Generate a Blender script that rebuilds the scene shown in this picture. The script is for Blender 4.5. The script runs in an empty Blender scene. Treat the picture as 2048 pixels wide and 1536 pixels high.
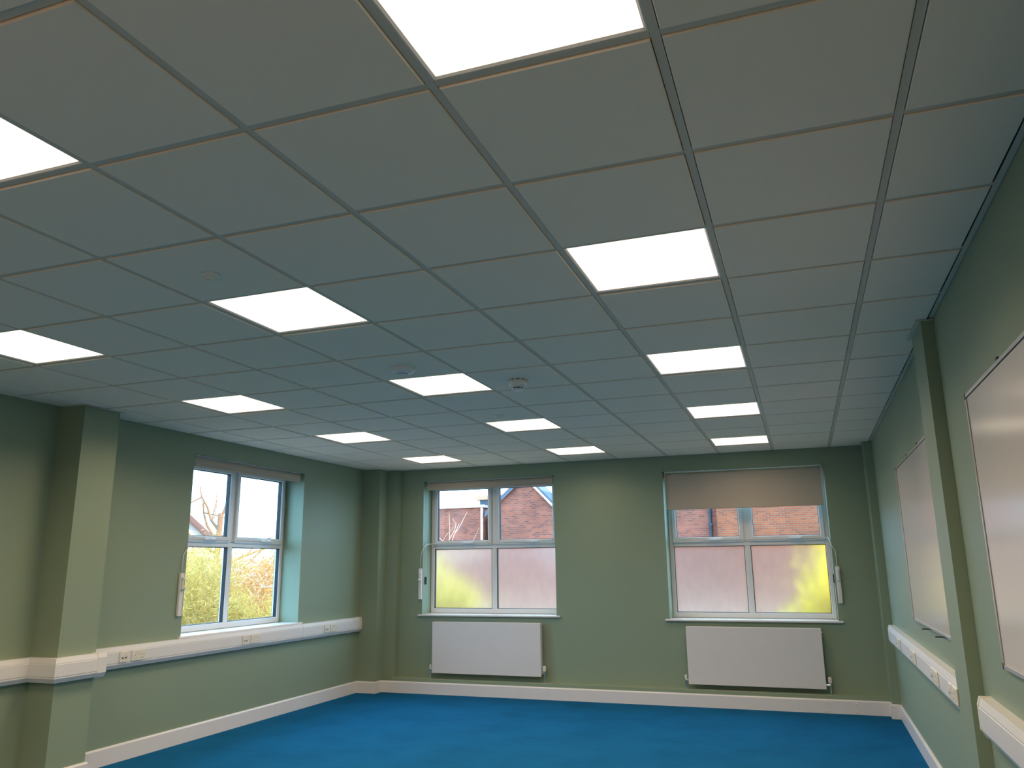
import bpy, bmesh, math, random
import numpy as np
from mathutils import Vector, Matrix, Quaternion

random.seed(7)
C = bpy.context.scene.collection
SC = bpy.context.scene

# ------------------------------------------------------------------ camera, sky, sun, exposure
PITCH, YAW, ROLL = 0.2268, -0.3449, -0.0112
CAM = Vector((0.8316, -1.7021, 1.5167))
cam_d = bpy.data.cameras.new('camera')
cam_d.sensor_width = 36.0
cam_d.lens = 1576.1 / 2048 * 36.0
cam_d.clip_start = 0.05
cam = bpy.data.objects.new('camera', cam_d)
C.objects.link(cam)
_f = Vector((math.cos(PITCH) * math.sin(YAW), math.cos(PITCH) * math.cos(YAW), math.sin(PITCH)))
_r0 = Vector((math.cos(YAW), -math.sin(YAW), 0))
_u0 = _r0.cross(_f)
_r = math.cos(ROLL) * _r0 + math.sin(ROLL) * _u0
_u = -math.sin(ROLL) * _r0 + math.cos(ROLL) * _u0
cam.matrix_world = Matrix(((_r.x, _u.x, -_f.x, CAM.x), (_r.y, _u.y, -_f.y, CAM.y), (_r.z, _u.z, -_f.z, CAM.z), (0, 0, 0, 1)))
SC.camera = cam

SKY_COLOR, SKY_STRENGTH = (0.46, 0.88, 1.36), 6.5
SUN_STRENGTH, SUN_COLOR = 8.0, (1.0, 0.86, 0.62)
LAMP_POWER, LAMP_COLOR, LAMP_SPREAD = 14.0, (1.0, 0.75, 0.50), 152.0

world = bpy.data.worlds.new('sky')
SC.world = world
world.use_nodes = True
_bg = world.node_tree.nodes['Background']
_bg.inputs[0].default_value = (*SKY_COLOR, 1)
_bg.inputs[1].default_value = SKY_STRENGTH

sun_d = bpy.data.lights.new('sun', 'SUN')
sun_d.energy = SUN_STRENGTH
sun_d.color = SUN_COLOR
sun_d.angle = math.radians(0.6)
sun = bpy.data.objects.new('sun', sun_d)
C.objects.link(sun)
sun.location = (20, -6, 14)
_el = math.radians(31)
_to = Vector((0.99 * math.cos(_el), -0.14 * math.cos(_el), math.sin(_el))).normalized()
sun.rotation_euler = _to.to_track_quat('Z', 'Y').to_euler()

SC.view_settings.view_transform = 'Standard'
SC.view_settings.look = 'None'
SC.view_settings.exposure = 0.0
SC.view_settings.gamma = 1.0
SC.view_settings.use_curve_mapping = False

# ------------------------------------------------------------------ room numbers (metres, floor at z = 0)
CZ = 2.778                      # ceiling grid
XL, YF, YB = -4.567, 7.739, -2.75
G = 0.6                         # ceiling module


def XR(y):                      # the whiteboard wall is very slightly out of square
    return 1.571 + 0.0055 * y


# ------------------------------------------------------------------ materials
def new_mat(name):
    m = bpy.data.materials.new(name)
    m.use_nodes = True
    nt = m.node_tree
    return m, nt, nt.nodes['Principled BSDF']


def coords(nt, scale=(1, 1, 1)):
    g = nt.nodes.new('ShaderNodeNewGeometry')
    mp = nt.nodes.new('ShaderNodeMapping')
    mp.inputs['Scale'].default_value = scale
    nt.links.new(g.outputs['Position'], mp.inputs['Vector'])
    return mp.outputs['Vector']


def paint(name, col, rough=0.6, var=0.06, nscale=3.0, bump=0.0, bscale=200.0, spec=0.4, metal=0.0, stretch=(1, 1, 1)):
    m, nt, b = new_mat(name)
    v = coords(nt, stretch)
    n = nt.nodes.new('ShaderNodeTexNoise')
    n.inputs['Scale'].default_value = nscale
    n.inputs['Detail'].default_value = 4
    nt.links.new(v, n.inputs['Vector'])
    mx = nt.nodes.new('ShaderNodeMix')
    mx.data_type = 'RGBA'
    mx.inputs['A'].default_value = (*[c * (1 - var) for c in col], 1)
    mx.inputs['B'].default_value = (*[min(1, c * (1 + var)) for c in col], 1)
    nt.links.new(n.outputs['Fac'], mx.inputs['Factor'])
    nt.links.new(mx.outputs['Result'], b.inputs['Base Color'])
    b.inputs['Roughness'].default_value = rough
    b.inputs['Specular IOR Level'].default_value = spec
    b.inputs['Metallic'].default_value = metal
    if bump:
        n2 = nt.nodes.new('ShaderNodeTexNoise')
        n2.inputs['Scale'].default_value = bscale
        n2.inputs['Detail'].default_value = 3
        nt.links.new(v, n2.inputs['Vector'])
        bp = nt.nodes.new('ShaderNodeBump')
        bp.inputs['Strength'].default_value = bump
        bp.inputs['Distance'].default_value = 0.002
        nt.links.new(n2.outputs['Fac'], bp.inputs['Height'])
        nt.links.new(bp.outputs['Normal'], b.inputs['Normal'])
    return m


M = {}
M['wall'] = paint('sage_green_paint', (0.262, 0.335, 0.24), 0.5, 0.03, 1.5, 0.05, 150, 0.35)
M['tile'] = paint('mineral_fibre_tile', (0.95, 0.81, 0.685), 0.95, 0.02, 260, 0.10, 420, 0.1)
M['grid'] = paint('white_grid_metal', (0.66, 0.58, 0.50), 0.65, 0.02, 5, 0, 1, 0.25)
M['white'] = paint('white_plastic', (0.78, 0.77, 0.77), 0.35, 0.02, 6, 0, 1, 0.45)
M['cream'] = paint('ivory_plastic', (0.80, 0.76, 0.66), 0.35, 0.02, 6, 0, 1, 0.45)
M['gloss'] = paint('white_gloss_paint', (0.78, 0.76, 0.76), 0.3, 0.02, 8, 0, 1, 0.45)
M['upvc'] = paint('white_window_plastic', (0.78, 0.79, 0.80), 0.3, 0.02, 8, 0, 1, 0.45)
M['enamel'] = paint('white_radiator_enamel', (0.74, 0.72, 0.72), 0.4, 0.02, 4, 0, 1, 0.4)
M['blind'] = paint('beige_blind_fabric', (0.50, 0.44, 0.37), 0.9, 0.05, 500, 0.1, 900, 0.1, 0, (1, 1, 0.5))
M['warm_bounce'] = paint('warm_bounce_finish', (0.68, 0.52, 0.36), 0.6, 0.10, 2.0, 0, 1, 0.3, 0, (6, 6, 0.6))  # invented finish for the unseen back wall, throws warm light onto the ceiling
M['black'] = paint('black_plastic', (0.012, 0.012, 0.014), 0.4, 0.1, 20)
M['seal'] = paint('black_rubber_seal', (0.01, 0.011, 0.013), 0.6, 0.1, 20)
M['alu'] = paint('brushed_aluminium', (0.72, 0.72, 0.74), 0.32, 0.03, 60, 0, 1, 0.5, 0.85)
M['chrome'] = paint('chrome', (0.8, 0.8, 0.82), 0.18, 0.02, 30, 0, 1, 0.5, 1.0)
M['board'] = paint('whiteboard_enamel', (0.70, 0.66, 0.63), 0.18, 0.015, 2.0, 0, 1, 0.5)
M['dark'] = paint('dark_slots', (0.02, 0.02, 0.02), 0.7, 0.1, 30)
M['lead'] = paint('dark_grey_pipe', (0.03, 0.035, 0.045), 0.5, 0.1, 5)
M['stone'] = paint('pale_stone', (0.62, 0.56, 0.50), 0.8, 0.12, 4)
M['render'] = paint('cream_render', (0.62, 0.56, 0.48), 0.9, 0.08, 2)
M['rooftile'] = paint('clay_roof_tiles', (0.46, 0.20, 0.12), 0.85, 0.2, 9)
M['slate'] = paint('grey_slate', (0.10, 0.10, 0.12), 0.8, 0.15, 6)
M['pinkroof'] = paint('weathered_roof_tiles', (0.42, 0.24, 0.22), 0.85, 0.15, 7)
M['ground'] = paint('pale_gravel_ground', (0.22, 0.16, 0.12), 0.95, 0.2, 1.2, 0.3, 30)
M['flatroof'] = paint('grey_roofing_felt', (0.12, 0.12, 0.12), 0.9, 0.1, 3)
M['bark'] = paint('pale_bark', (0.70, 0.60, 0.42), 0.9, 0.25, 12, 0.3, 60)
M['bark_brown'] = paint('brown_bark', (0.22, 0.095, 0.035), 0.9, 0.3, 12, 0.3, 60)


def carpet():
    m, nt, b = new_mat('blue_carpet')
    v = coords(nt)
    big = nt.nodes.new('ShaderNodeTexNoise'); big.inputs['Scale'].default_value = 2.2; big.inputs['Detail'].default_value = 5
    vs = coords(nt, (6, 60, 1))
    streak = nt.nodes.new('ShaderNodeTexNoise'); streak.inputs['Scale'].default_value = 1.0; streak.inputs['Detail'].default_value = 6
    fine = nt.nodes.new('ShaderNodeTexNoise'); fine.inputs['Scale'].default_value = 260; fine.inputs['Detail'].default_value = 2
    nt.links.new(v, big.inputs['Vector']); nt.links.new(vs, streak.inputs['Vector']); nt.links.new(v, fine.inputs['Vector'])
    a = nt.nodes.new('ShaderNodeMath'); a.operation = 'MULTIPLY_ADD'; a.inputs[1].default_value = 0.35
    nt.links.new(streak.outputs['Fac'], a.inputs[0]); nt.links.new(fine.outputs['Fac'], a.inputs[2])
    a2 = nt.nodes.new('ShaderNodeMath'); a2.operation = 'MULTIPLY_ADD'; a2.inputs[1].default_value = 0.5
    nt.links.new(big.outputs['Fac'], a2.inputs[0]); nt.links.new(a.outputs[0], a2.inputs[2])
    r = nt.nodes.new('ShaderNodeValToRGB')
    r.color_ramp.elements[0].position = 0.55; r.color_ramp.elements[0].color = (0.003, 0.055, 0.135, 1)
    r.color_ramp.elements[1].position = 1.25; r.color_ramp.elements[1].color = (0.007, 0.118, 0.275, 1)
    nt.links.new(a2.outputs[0], r.inputs['Fac'])
    nt.links.new(r.outputs['Color'], b.inputs['Base Color'])
    b.inputs['Roughness'].default_value = 1.0
    b.inputs['Specular IOR Level'].default_value = 0.05
    bp = nt.nodes.new('ShaderNodeBump'); bp.inputs['Strength'].default_value = 0.5; bp.inputs['Distance'].default_value = 0.003
    nt.links.new(fine.outputs['Fac'], bp.inputs['Height']); nt.links.new(bp.outputs['Normal'], b.inputs['Normal'])
    return m


M['carpet'] = carpet()


def brick(name, c1, c2, mortar, axis='xz'):
    m, nt, b = new_mat(name)
    g = nt.nodes.new('ShaderNodeNewGeometry')
    sp = nt.nodes.new('ShaderNodeSeparateXYZ')
    cb = nt.nodes.new('ShaderNodeCombineXYZ')
    nt.links.new(g.outputs['Position'], sp.inputs[0])
    if axis == 'xz':
        ad = nt.nodes.new('ShaderNodeMath'); ad.operation = 'ADD'
        nt.links.new(sp.outputs[0], ad.inputs[0]); nt.links.new(sp.outputs[1], ad.inputs[1])
        nt.links.new(ad.outputs[0], cb.inputs[0])
    nt.links.new(sp.outputs[2], cb.inputs[1])
    t = nt.nodes.new('ShaderNodeTexBrick')
    t.inputs['Color1'].default_value = (*c1, 1); t.inputs['Color2'].default_value = (*c2, 1); t.inputs['Mortar'].default_value = (*mortar, 1)
    t.inputs['Scale'].default_value = 1.0
    t.inputs['Mortar Size'].default_value = 0.011
    t.inputs['Mortar Smooth'].default_value = 0.1
    t.inputs['Brick Width'].default_value = 0.225
    t.inputs['Row Height'].default_value = 0.078
    t.inputs['Bias'].default_value = -0.25
    nt.links.new(cb.outputs[0], t.inputs['Vector'])
    n = nt.nodes.new('ShaderNodeTexNoise'); n.inputs['Scale'].default_value = 1.3; n.inputs['Detail'].default_value = 5
    nt.links.new(g.outputs['Position'], n.inputs['Vector'])
    mx = nt.nodes.new('ShaderNodeMix'); mx.data_type = 'RGBA'; mx.blend_type = 'OVERLAY'; mx.inputs['Factor'].default_value = 0.45
    nt.links.new(t.outputs['Color'], mx.inputs['A']); nt.links.new(n.outputs['Fac'], mx.inputs['B'])
    nt.links.new(mx.outputs['Result'], b.inputs['Base Color'])
    b.inputs['Roughness'].default_value = 0.9
    bp = nt.nodes.new('ShaderNodeBump'); bp.inputs['Strength'].default_value = 0.4; bp.inputs['Distance'].default_value = 0.01; bp.invert = True
    nt.links.new(t.outputs['Fac'], bp.inputs['Height']); nt.links.new(bp.outputs['Normal'], b.inputs['Normal'])
    return m


M['brick'] = brick('red_brickwork', (0.32, 0.075, 0.040), (0.13, 0.034, 0.026), (0.23, 0.11, 0.07))
M['brick_sunlit'] = brick('sunlit_brickwork', (0.27, 0.065, 0.022), (0.14, 0.034, 0.016), (0.20, 0.095, 0.055))  # the red brick again, with warm sunlight put into its colour


def clear_glass():
    m, nt, b = new_mat('clear_glass')
    nt.nodes.remove(b)
    tr = nt.nodes.new('ShaderNodeBsdfTransparent'); tr.inputs[0].default_value = (0.96, 0.98, 0.97, 1)
    gl = nt.nodes.new('ShaderNodeBsdfGlossy'); gl.inputs['Roughness'].default_value = 0.02
    n = nt.nodes.new('ShaderNodeTexNoise'); n.inputs['Scale'].default_value = 0.8
    nt.links.new(coords(nt), n.inputs['Vector'])
    fw = nt.nodes.new('ShaderNodeLayerWeight'); fw.inputs['Blend'].default_value = 0.5
    pw = nt.nodes.new('ShaderNodeMath'); pw.operation = 'POWER'; pw.inputs[1].default_value = 4.0
    lw = nt.nodes.new('ShaderNodeMath'); lw.operation = 'MULTIPLY_ADD'; lw.inputs[1].default_value = 0.3; lw.inputs[2].default_value = 0.004
    nt.links.new(fw.outputs['Facing'], pw.inputs[0]); nt.links.new(pw.outputs[0], lw.inputs[0])
    bp = nt.nodes.new('ShaderNodeBump'); bp.inputs['Strength'].default_value = 0.01
    nt.links.new(n.outputs['Fac'], bp.inputs['Height']); nt.links.new(bp.outputs['Normal'], gl.inputs['Normal'])
    mx = nt.nodes.new('ShaderNodeMixShader')
    nt.links.new(lw.outputs[0], mx.inputs[0]); nt.links.new(tr.outputs[0], mx.inputs[1]); nt.links.new(gl.outputs[0], mx.inputs[2])
    nt.links.new(mx.outputs[0], nt.nodes['Material Output'].inputs[0])
    return m


def frosted_glass():
    m, nt, b = new_mat('frosted_film_glass')
    nt.nodes.remove(b)
    n = nt.nodes.new('ShaderNodeTexNoise'); n.inputs['Scale'].default_value = 14; n.inputs['Detail'].default_value = 5
    nt.links.new(coords(nt, (1, 1, 0.5)), n.inputs['Vector'])
    ramp = nt.nodes.new('ShaderNodeMapRange'); ramp.inputs['To Min'].default_value = 0.84; ramp.inputs['To Max'].default_value = 0.98
    nt.links.new(n.outputs['Fac'], ramp.inputs['Value'])
    re = nt.nodes.new('ShaderNodeBsdfRefraction'); re.inputs['IOR'].default_value = 1.15; re.inputs['Roughness'].default_value = 0.56
    tl = nt.nodes.new('ShaderNodeBsdfTranslucent')
    cc = nt.nodes.new('ShaderNodeCombineColor')
    for i, k in enumerate((1.0, 0.92, 0.85)):        # warm light from the brick outside, put into the film colour
        sc = nt.nodes.new('ShaderNodeMath'); sc.operation = 'MULTIPLY'; sc.inputs[1].default_value = k
        nt.links.new(ramp.outputs[0], sc.inputs[0]); nt.links.new(sc.outputs[0], cc.inputs[i])
    nt.links.new(cc.outputs[0], re.inputs['Color']); nt.links.new(cc.outputs[0], tl.inputs['Color'])
    mx = nt.nodes.new('ShaderNodeMixShader'); mx.inputs[0].default_value = 0.05
    nt.links.new(re.outputs[0], mx.inputs[1]); nt.links.new(tl.outputs[0], mx.inputs[2])
    nt.links.new(mx.outputs[0], nt.nodes['Material Output'].inputs[0])
    return m


M['glass'] = clear_glass()
M['frost'] = frosted_glass()


def diffuser():
    m, nt, b = new_mat('lit_diffuser')
    b.inputs['Base Color'].default_value = (0.85, 0.85, 0.84, 1)
    b.inputs['Roughness'].default_value = 0.5
    n = nt.nodes.new('ShaderNodeTexNoise'); n.inputs['Scale'].default_value = 4
    nt.links.new(coords(nt), n.inputs['Vector'])
    mr = nt.nodes.new('ShaderNodeMapRange'); mr.inputs['To Min'].default_value = 1.98; mr.inputs['To Max'].default_value = 2.02
    nt.links.new(n.outputs['Fac'], mr.inputs['Value'])
    b.inputs['Emission Color'].default_value = (1.0, 0.80, 0.58, 1)
    nt.links.new(mr.outputs[0], b.inputs['Emission Strength'])
    return m


M['diffuser'] = diffuser()


def leaf(name, ca, cb_, trans=0.45):
    m, nt, b = new_mat(name)
    nt.nodes.remove(b)
    oi = nt.nodes.new('ShaderNodeTexNoise'); oi.inputs['Scale'].default_value = 7; oi.inputs['Detail'].default_value = 6
    nt.links.new(coords(nt), oi.inputs['Vector'])
    r = nt.nodes.new('ShaderNodeValToRGB')
    r.color_ramp.elements[0].position = 0.35; r.color_ramp.elements[0].color = (*ca, 1)
    r.color_ramp.elements[1].position = 0.65; r.color_ramp.elements[1].color = (*cb_, 1)
    nt.links.new(oi.outputs['Fac'], r.inputs['Fac'])
    d = nt.nodes.new('ShaderNodeBsdfDiffuse'); t = nt.nodes.new('ShaderNodeBsdfTranslucent')
    nt.links.new(r.outputs[0], d.inputs[0]); nt.links.new(r.outputs[0], t.inputs[0])
    mx = nt.nodes.new('ShaderNodeMixShader'); mx.inputs[0].default_value = trans
    nt.links.new(d.outputs[0], mx.inputs[1]); nt.links.new(t.outputs[0], mx.inputs[2])
    nt.links.new(mx.outputs[0], nt.nodes['Material Output'].inputs[0])
    return m


M['leaf_gold'] = leaf('golden_leaves', (0.52, 0.26, 0.07), (0.70, 0.44, 0.16))
M['leaf_brown'] = leaf('russet_leaves', (0.34, 0.13, 0.04), (0.60, 0.33, 0.13))
M['leaf_green'] = leaf('yellow_green_leaves', (0.34, 0.25, 0.06), (0.58, 0.42, 0.14))
M['leaf_yellow'] = leaf('bright_yellow_leaves', (0.80, 0.66, 0.02), (0.90, 0.82, 0.05))
M['leaf_lime'] = leaf('lime_leaves', (0.55, 0.50, 0.06), (0.72, 0.69, 0.16))

# ------------------------------------------------------------------ object helpers
ORG = {}


def thing(name, label, cat, loc=(0, 0, 0), group=None):
    o = bpy.data.objects.new(name, None)
    C.objects.link(o)
    o.location = loc
    ORG[o] = Vector(loc)
    o['label'] = label
    o['category'] = cat
    o.empty_display_size = 0.1
    if group:
        o['group'] = group
    return o


def obj(name, bm, mat, parent=None, origin=None, smooth=False):
    """Link a bmesh built in world coordinates as one object; stored relative to its parent's origin."""
    me = bpy.data.meshes.new(name)
    org = ORG[parent] if parent is not None else Vector(origin or (0, 0, 0))
    if org.length:
        bmesh.ops.translate(bm, verts=bm.verts, vec=-org)
    bm.to_mesh(me)
    bm.free()
    for m in (mat if isinstance(mat, (list, tuple)) else [mat]):
        me.materials.append(m)
    if smooth:
        for p in me.polygons:
            p.use_smooth = True
    o = bpy.data.objects.new(name, me)
    C.objects.link(o)
    if parent is not None:
        o.parent = parent
    else:
        o.location = org
    ORG[o] = org
    return o


def struct(name, bm, mat, label, parent=None):
    o = obj(name, bm, mat, parent)
    o['kind'] = 'structure'
    o['label'] = label
    return o


def dup(root, loc, label=None):
    r = root.copy()
    C.objects.link(r)
    r.location = loc
    ORG[r] = Vector(loc)
    if label:
        r['label'] = label
    for ch in list(root.children):
        c = ch.copy(); C.objects.link(c); c.parent = r
        for g in ch.children:
            d = g.copy(); C.objects.link(d); d.parent = c
    return r


def box(bm, x0, x1, y0, y1, z0, z1, bev=0.0, seg=1):
    vs = [bm.verts.new((x, y, z)) for x in (min(x0, x1), max(x0, x1)) for y in (min(y0, y1), max(y0, y1)) for z in (min(z0, z1), max(z0, z1))]
    fs = [(0, 1, 3, 2), (4, 6, 7, 5), (0, 4, 5, 1), (2, 3, 7, 6), (0, 2, 6, 4), (1, 5, 7, 3)]
    faces = [bm.faces.new([vs[i] for i in f]) for f in fs]
    if bev:
        es = list({e for f in faces for e in f.edges})
        bmesh.ops.bevel(bm, geom=es, offset=bev, segments=seg, affect='EDGES', profile=0.5)
    return bm


def NB():
    return bmesh.new()


def bx(*a, **k):
    return box(NB(), *a, **k)


def tube(bm, pts, r, n=8, cap=True):
    pts = [Vector(p) for p in pts]
    rs = r if isinstance(r, (list, tuple)) else [r] * len(pts)
    prev = None
    rings = []
    for i, p in enumerate(pts):
        d = (pts[min(i + 1, len(pts) - 1)] - pts[max(i - 1, 0)]).normalized()
        if prev is None:
            a = Vector((0, 0, 1)) if abs(d.z) < 0.9 else Vector((1, 0, 0))
            s = d.cross(a).normalized()
        else:
            s = (prev - d * prev.dot(d)).normalized()
        prev = s
        t = d.cross(s)
        rings.append([bm.verts.new(p + rs[i] * (math.cos(2 * math.pi * k / n) * s + math.sin(2 * math.pi * k / n) * t)) for k in range(n)])
    for a, b in zip(rings, rings[1:]):
        for k in range(n):
            bm.faces.new((a[k], a[(k + 1) % n], b[(k + 1) % n], b[k]))
    if cap:
        bm.faces.new(rings[0][::-1]); bm.faces.new(rings[-1])
    return bm


def lathe(bm, cx, cy, prof, n=28):
    """prof: (radius, z) pairs from top to bottom; closed by end caps."""
    rings = []
    for r, z in prof:
        if r < 1e-6:
            rings.append([bm.verts.new((cx, cy, z))])
        else:
            rings.append([bm.verts.new((cx + r * math.cos(2 * math.pi * k / n), cy + r * math.sin(2 * math.pi * k / n), z)) for k in range(n)])
    for a, b in zip(rings, rings[1:]):
        for k in range(n):
            q = (k + 1) % n
            if len(a) == 1 and len(b) == 1:
                continue
            if len(a) == 1:
                bm.faces.new((a[0], b[k], b[q]))
            elif len(b) == 1:
                bm.faces.new((a[k], b[0], a[q]))
            else:
                bm.faces.new((a[k], b[k], b[q], a[q]))
    if len(rings[0]) > 1:
        bm.faces.new(rings[0][::-1])
    if len(rings[-1]) > 1:
        bm.faces.new(rings[-1])
    bmesh.ops.recalc_face_normals(bm, faces=bm.faces)
    return bm


def sweep(bm, prof, path):
    """Sweep an open profile of (depth, z) along a wall path: each path item maps (depth) -> (x, y)."""
    rows = [[bm.verts.new((*at(d), z)) for d, z in prof] for at in path]
    for a, b in zip(rows, rows[1:]):
        for k in range(len(prof) - 1):
            bm.faces.new((a[k], b[k], b[k + 1], a[k + 1]))
    bm.faces.new(rows[0]); bm.faces.new(rows[-1][::-1])
    bmesh.ops.recalc_face_normals(bm, faces=bm.faces)
    return bm


def poly_prism(bm, pts, off):
    a = [bm.verts.new(p) for p in pts]
    b = [bm.verts.new(Vector(p) + Vector(off)) for p in pts]
    bm.faces.new(a); bm.faces.new(b[::-1])
    n = len(pts)
    for i in range(n):
        bm.faces.new((a[i], b[i], b[(i + 1) % n], a[(i + 1) % n]))
    bmesh.ops.recalc_face_normals(bm, faces=bm.faces)
    return bm


def wall_mesh(us, zs, holes, at, depth):
    """Wall with openings. at(u, d, z) -> world point, d from 0 (room face) to depth (outside). Outside faces get material 1."""
    bm = NB()
    us = sorted(set(us)); zs = sorted(set(zs))
    cache = {}

    def v(i, j, d):
        key = (i, j, d)
        if key not in cache:
            cache[key] = bm.verts.new(at(us[i], d, zs[j]))
        return cache[key]

    def solid(i, j):
        if i < 0 or j < 0 or i >= len(us) - 1 or j >= len(zs) - 1:
            return False
        uc, zc = (us[i] + us[i + 1]) / 2, (zs[j] + zs[j + 1]) / 2
        return not any(h[0] < uc < h[1] and h[2] < zc < h[3] for h in holes)
    for i in range(len(us) - 1):
        for j in range(len(zs) - 1):
            if not solid(i, j):
                continue
            bm.faces.new((v(i, j, 0), v(i + 1, j, 0), v(i + 1, j + 1, 0), v(i, j + 1, 0)))
            f = bm.faces.new((v(i, j, depth), v(i, j + 1, depth), v(i + 1, j + 1, depth), v(i + 1, j, depth)))
            f.material_index = 1
            if not solid(i - 1, j): bm.faces.new((v(i, j, 0), v(i, j + 1, 0), v(i, j + 1, depth), v(i, j, depth)))
            if not solid(i + 1, j): bm.faces.new((v(i + 1, j, 0), v(i + 1, j, depth), v(i + 1, j + 1, depth), v(i + 1, j + 1, 0)))
            if not solid(i, j - 1): bm.faces.new((v(i, j, 0), v(i, j, depth), v(i + 1, j, depth), v(i + 1, j, 0)))
            if not solid(i, j + 1): bm.faces.new((v(i, j + 1, 0), v(i + 1, j + 1, 0), v(i + 1, j + 1, depth), v(i, j + 1, depth)))
    bmesh.ops.recalc_face_normals(bm, faces=bm.faces)
    return bm


# ------------------------------------------------------------------ room shell
WT = 0.36
TOPZ = 3.15
W1 = dict(u0=-3.815, u1=-2.023, z0=0.928, z1=2.615)
W2 = dict(u0=-0.672, u1=1.121, z0=0.905, z1=2.592)
W3 = dict(u0=4.325, u1=6.134, z0=0.925, z1=2.597)

bm = NB()
box(bm, XL - 0.02, XR(YF) + 0.03, YB, YF + 0.02, -0.12, 0.0)
struct('floor', bm, M['carpet'], 'dark teal blue carpet covering the empty room')

h1 = (W1['u0'], W1['u1'], W1['z0'], W1['z1'])
h2 = (W2['u0'], W2['u1'], W2['z0'], W2['z1'])
h3 = (W3['u0'], W3['u1'], W3['z0'], W3['z1'])
xr_end = XR(YF)
wf = struct('wall_far', wall_mesh([XL - WT, xr_end + 0.3, h1[0], h1[1], h2[0], h2[1]], [-0.25, TOPZ, h1[2], h1[3], h2[2], h2[3]], [h1, h2],
            lambda u, d, z: (u, YF + d, z), WT), [M['wall'], M['brick']], 'sage green end wall with two windows above radiators')
wl = struct('wall_left', wall_mesh([YB - 0.3, YF, h3[0], h3[1]], [-0.25, TOPZ, h3[2], h3[3]], [h3],
            lambda u, d, z: (XL - d, u, z), WT), [M['wall'], M['brick']], 'sage green side wall with one window and long trunking')
wr = struct('wall_right', wall_mesh([YB - 0.3, YF], [-0.25, TOPZ], [], lambda u, d, z: (XR(u) + d, u, z), 0.3), [M['wall'], M['brick']],
            'sage green wall carrying the two whiteboards')
struct('wall_back', wall_mesh([XL, XR(YB)], [-0.25, TOPZ], [], lambda u, d, z: (u, YB - d, z), 0.3), [M['warm_bounce'], M['brick']],
       'unseen wall behind the viewer, pale warm finish added to bounce light')

# columns and casings that belong to the walls
PT = CZ - 0.009
obj('pilaster', bx(XL - 0.01, -4.308, 2.815, 3.152, 0.0, PT), M['wall'], wl)
obj('corner_pilaster', bx(XL - 0.01, -4.300, 7.435, YF + 0.01, 0.0, PT), M['wall'], wf)
obj('pipe_casing', bx(-4.305, -4.139, 7.632, YF + 0.01, 0.0, PT), M['wall'], wf)
bm = NB()
poly_prism(bm, [(1.526, 2.842, 0), (XR(2.842) + 0.01, 2.842, 0), (XR(3.2) + 0.01, 3.205, 0), (1.526, 3.205, 0)], (0, 0, PT))
obj('pilaster', bm, M['wall'], wr)
obj('corner_pilaster', bx(1.532, XR(7.5) + 0.02, 7.425, YF + 0.01, 0.0, PT), M['wall'], wf)
obj('pipe_boxing', bx(-4.15, 1.54, 7.575, YF + 0.005, 0.0, 0.172, 0.002), M['wall'], wf)

# roof over the room (keeps the sun out of the ceiling void)
bm = NB(); box(bm, XL - 0.5, xr_end + 0.45, YB - 0.45, YF + 0.5, 3.15, 3.32)
struct('roof', bm, M['flatroof'], 'flat felt roof above the room')
bm = NB(); box(bm, -70, 60, -30, 70, -0.6, -0.3)
struct('ground', bm, M['ground'], 'pale gravel ground outside the windows')

# ------------------------------------------------------------------ skirting boards
SK = [(0, 0), (0.018, 0), (0.018, 0.124), (0.010, 0.137), (0, 0.137)]


def at_pt(p, n):
    return lambda d: (p[0] + n[0] * d, p[1] + n[1] * d)


def miter(points, normals):
    """points of a wall line with room-side normals of each segment -> mitred path functions"""
    out = []
    for i, p in enumerate(points):
        if i == 0: n = Vector(normals[0])
        elif i == len(points) - 1: n = Vector(normals[-1])
        else:
            a, b = Vector(normals[i - 1]), Vector(normals[i])
            s = a + b
            n = s / (s.dot(a)) if s.length > 1e-6 else a
        out.append(at_pt(p, (n.x, n.y)))
    return out


left_line = [(XL, YB + 0.03), (XL, 2.815), (-4.308, 2.815), (-4.308, 3.152), (XL, 3.152), (XL, 7.435)]
left_n = [(1, 0), (0, -1), (1, 0), (0, 1), (1, 0)]
far_line = [(XL + 0.018, 7.435), (-4.300, 7.435), (-4.300, 7.575), (1.532, 7.575), (1.532, 7.425), (XR(7.425) - 0.018, 7.425)]
far_n = [(0, -1), (1, 0), (0, -1), (-1, 0), (0, -1)]
right_line = [(XR(7.425), 7.425), (XR(3.205), 3.205), (1.526, 3.205), (1.526, 2.842), (XR(2.842), 2.842), (XR(YB + 0.03), YB + 0.03)]
right_n = [(-1, 0), (0, 1), (-1, 0), (0, -1), (-1, 0)]
struct('baseboard_left', sweep(NB(), SK, miter(left_line, left_n)), M['gloss'], 'white painted skirting along the single window wall')
bbf = struct('baseboard_far', sweep(NB(), SK, miter(far_line, far_n)), M['gloss'], 'white painted skirting below the two radiators')
struct('baseboard_right', sweep(NB(), SK, miter(right_line, right_n)), M['gloss'], 'white painted skirting below the whiteboards')


def cap_bm(x, y, z):
    bm = NB()
    tube(bm, [(x, y + 0.002, z), (x, y - 0.004, z), (x, y - 0.007, z)], [0.011, 0.011, 0.006], 12)
    return bm


for (x, z) in ((0.915, 0.102), (1.205, 0.102), (0.915, 0.022), (1.205, 0.020)):
    obj('screw_cap', cap_bm(x, 7.557, z), M['gloss'], bbf)

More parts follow.
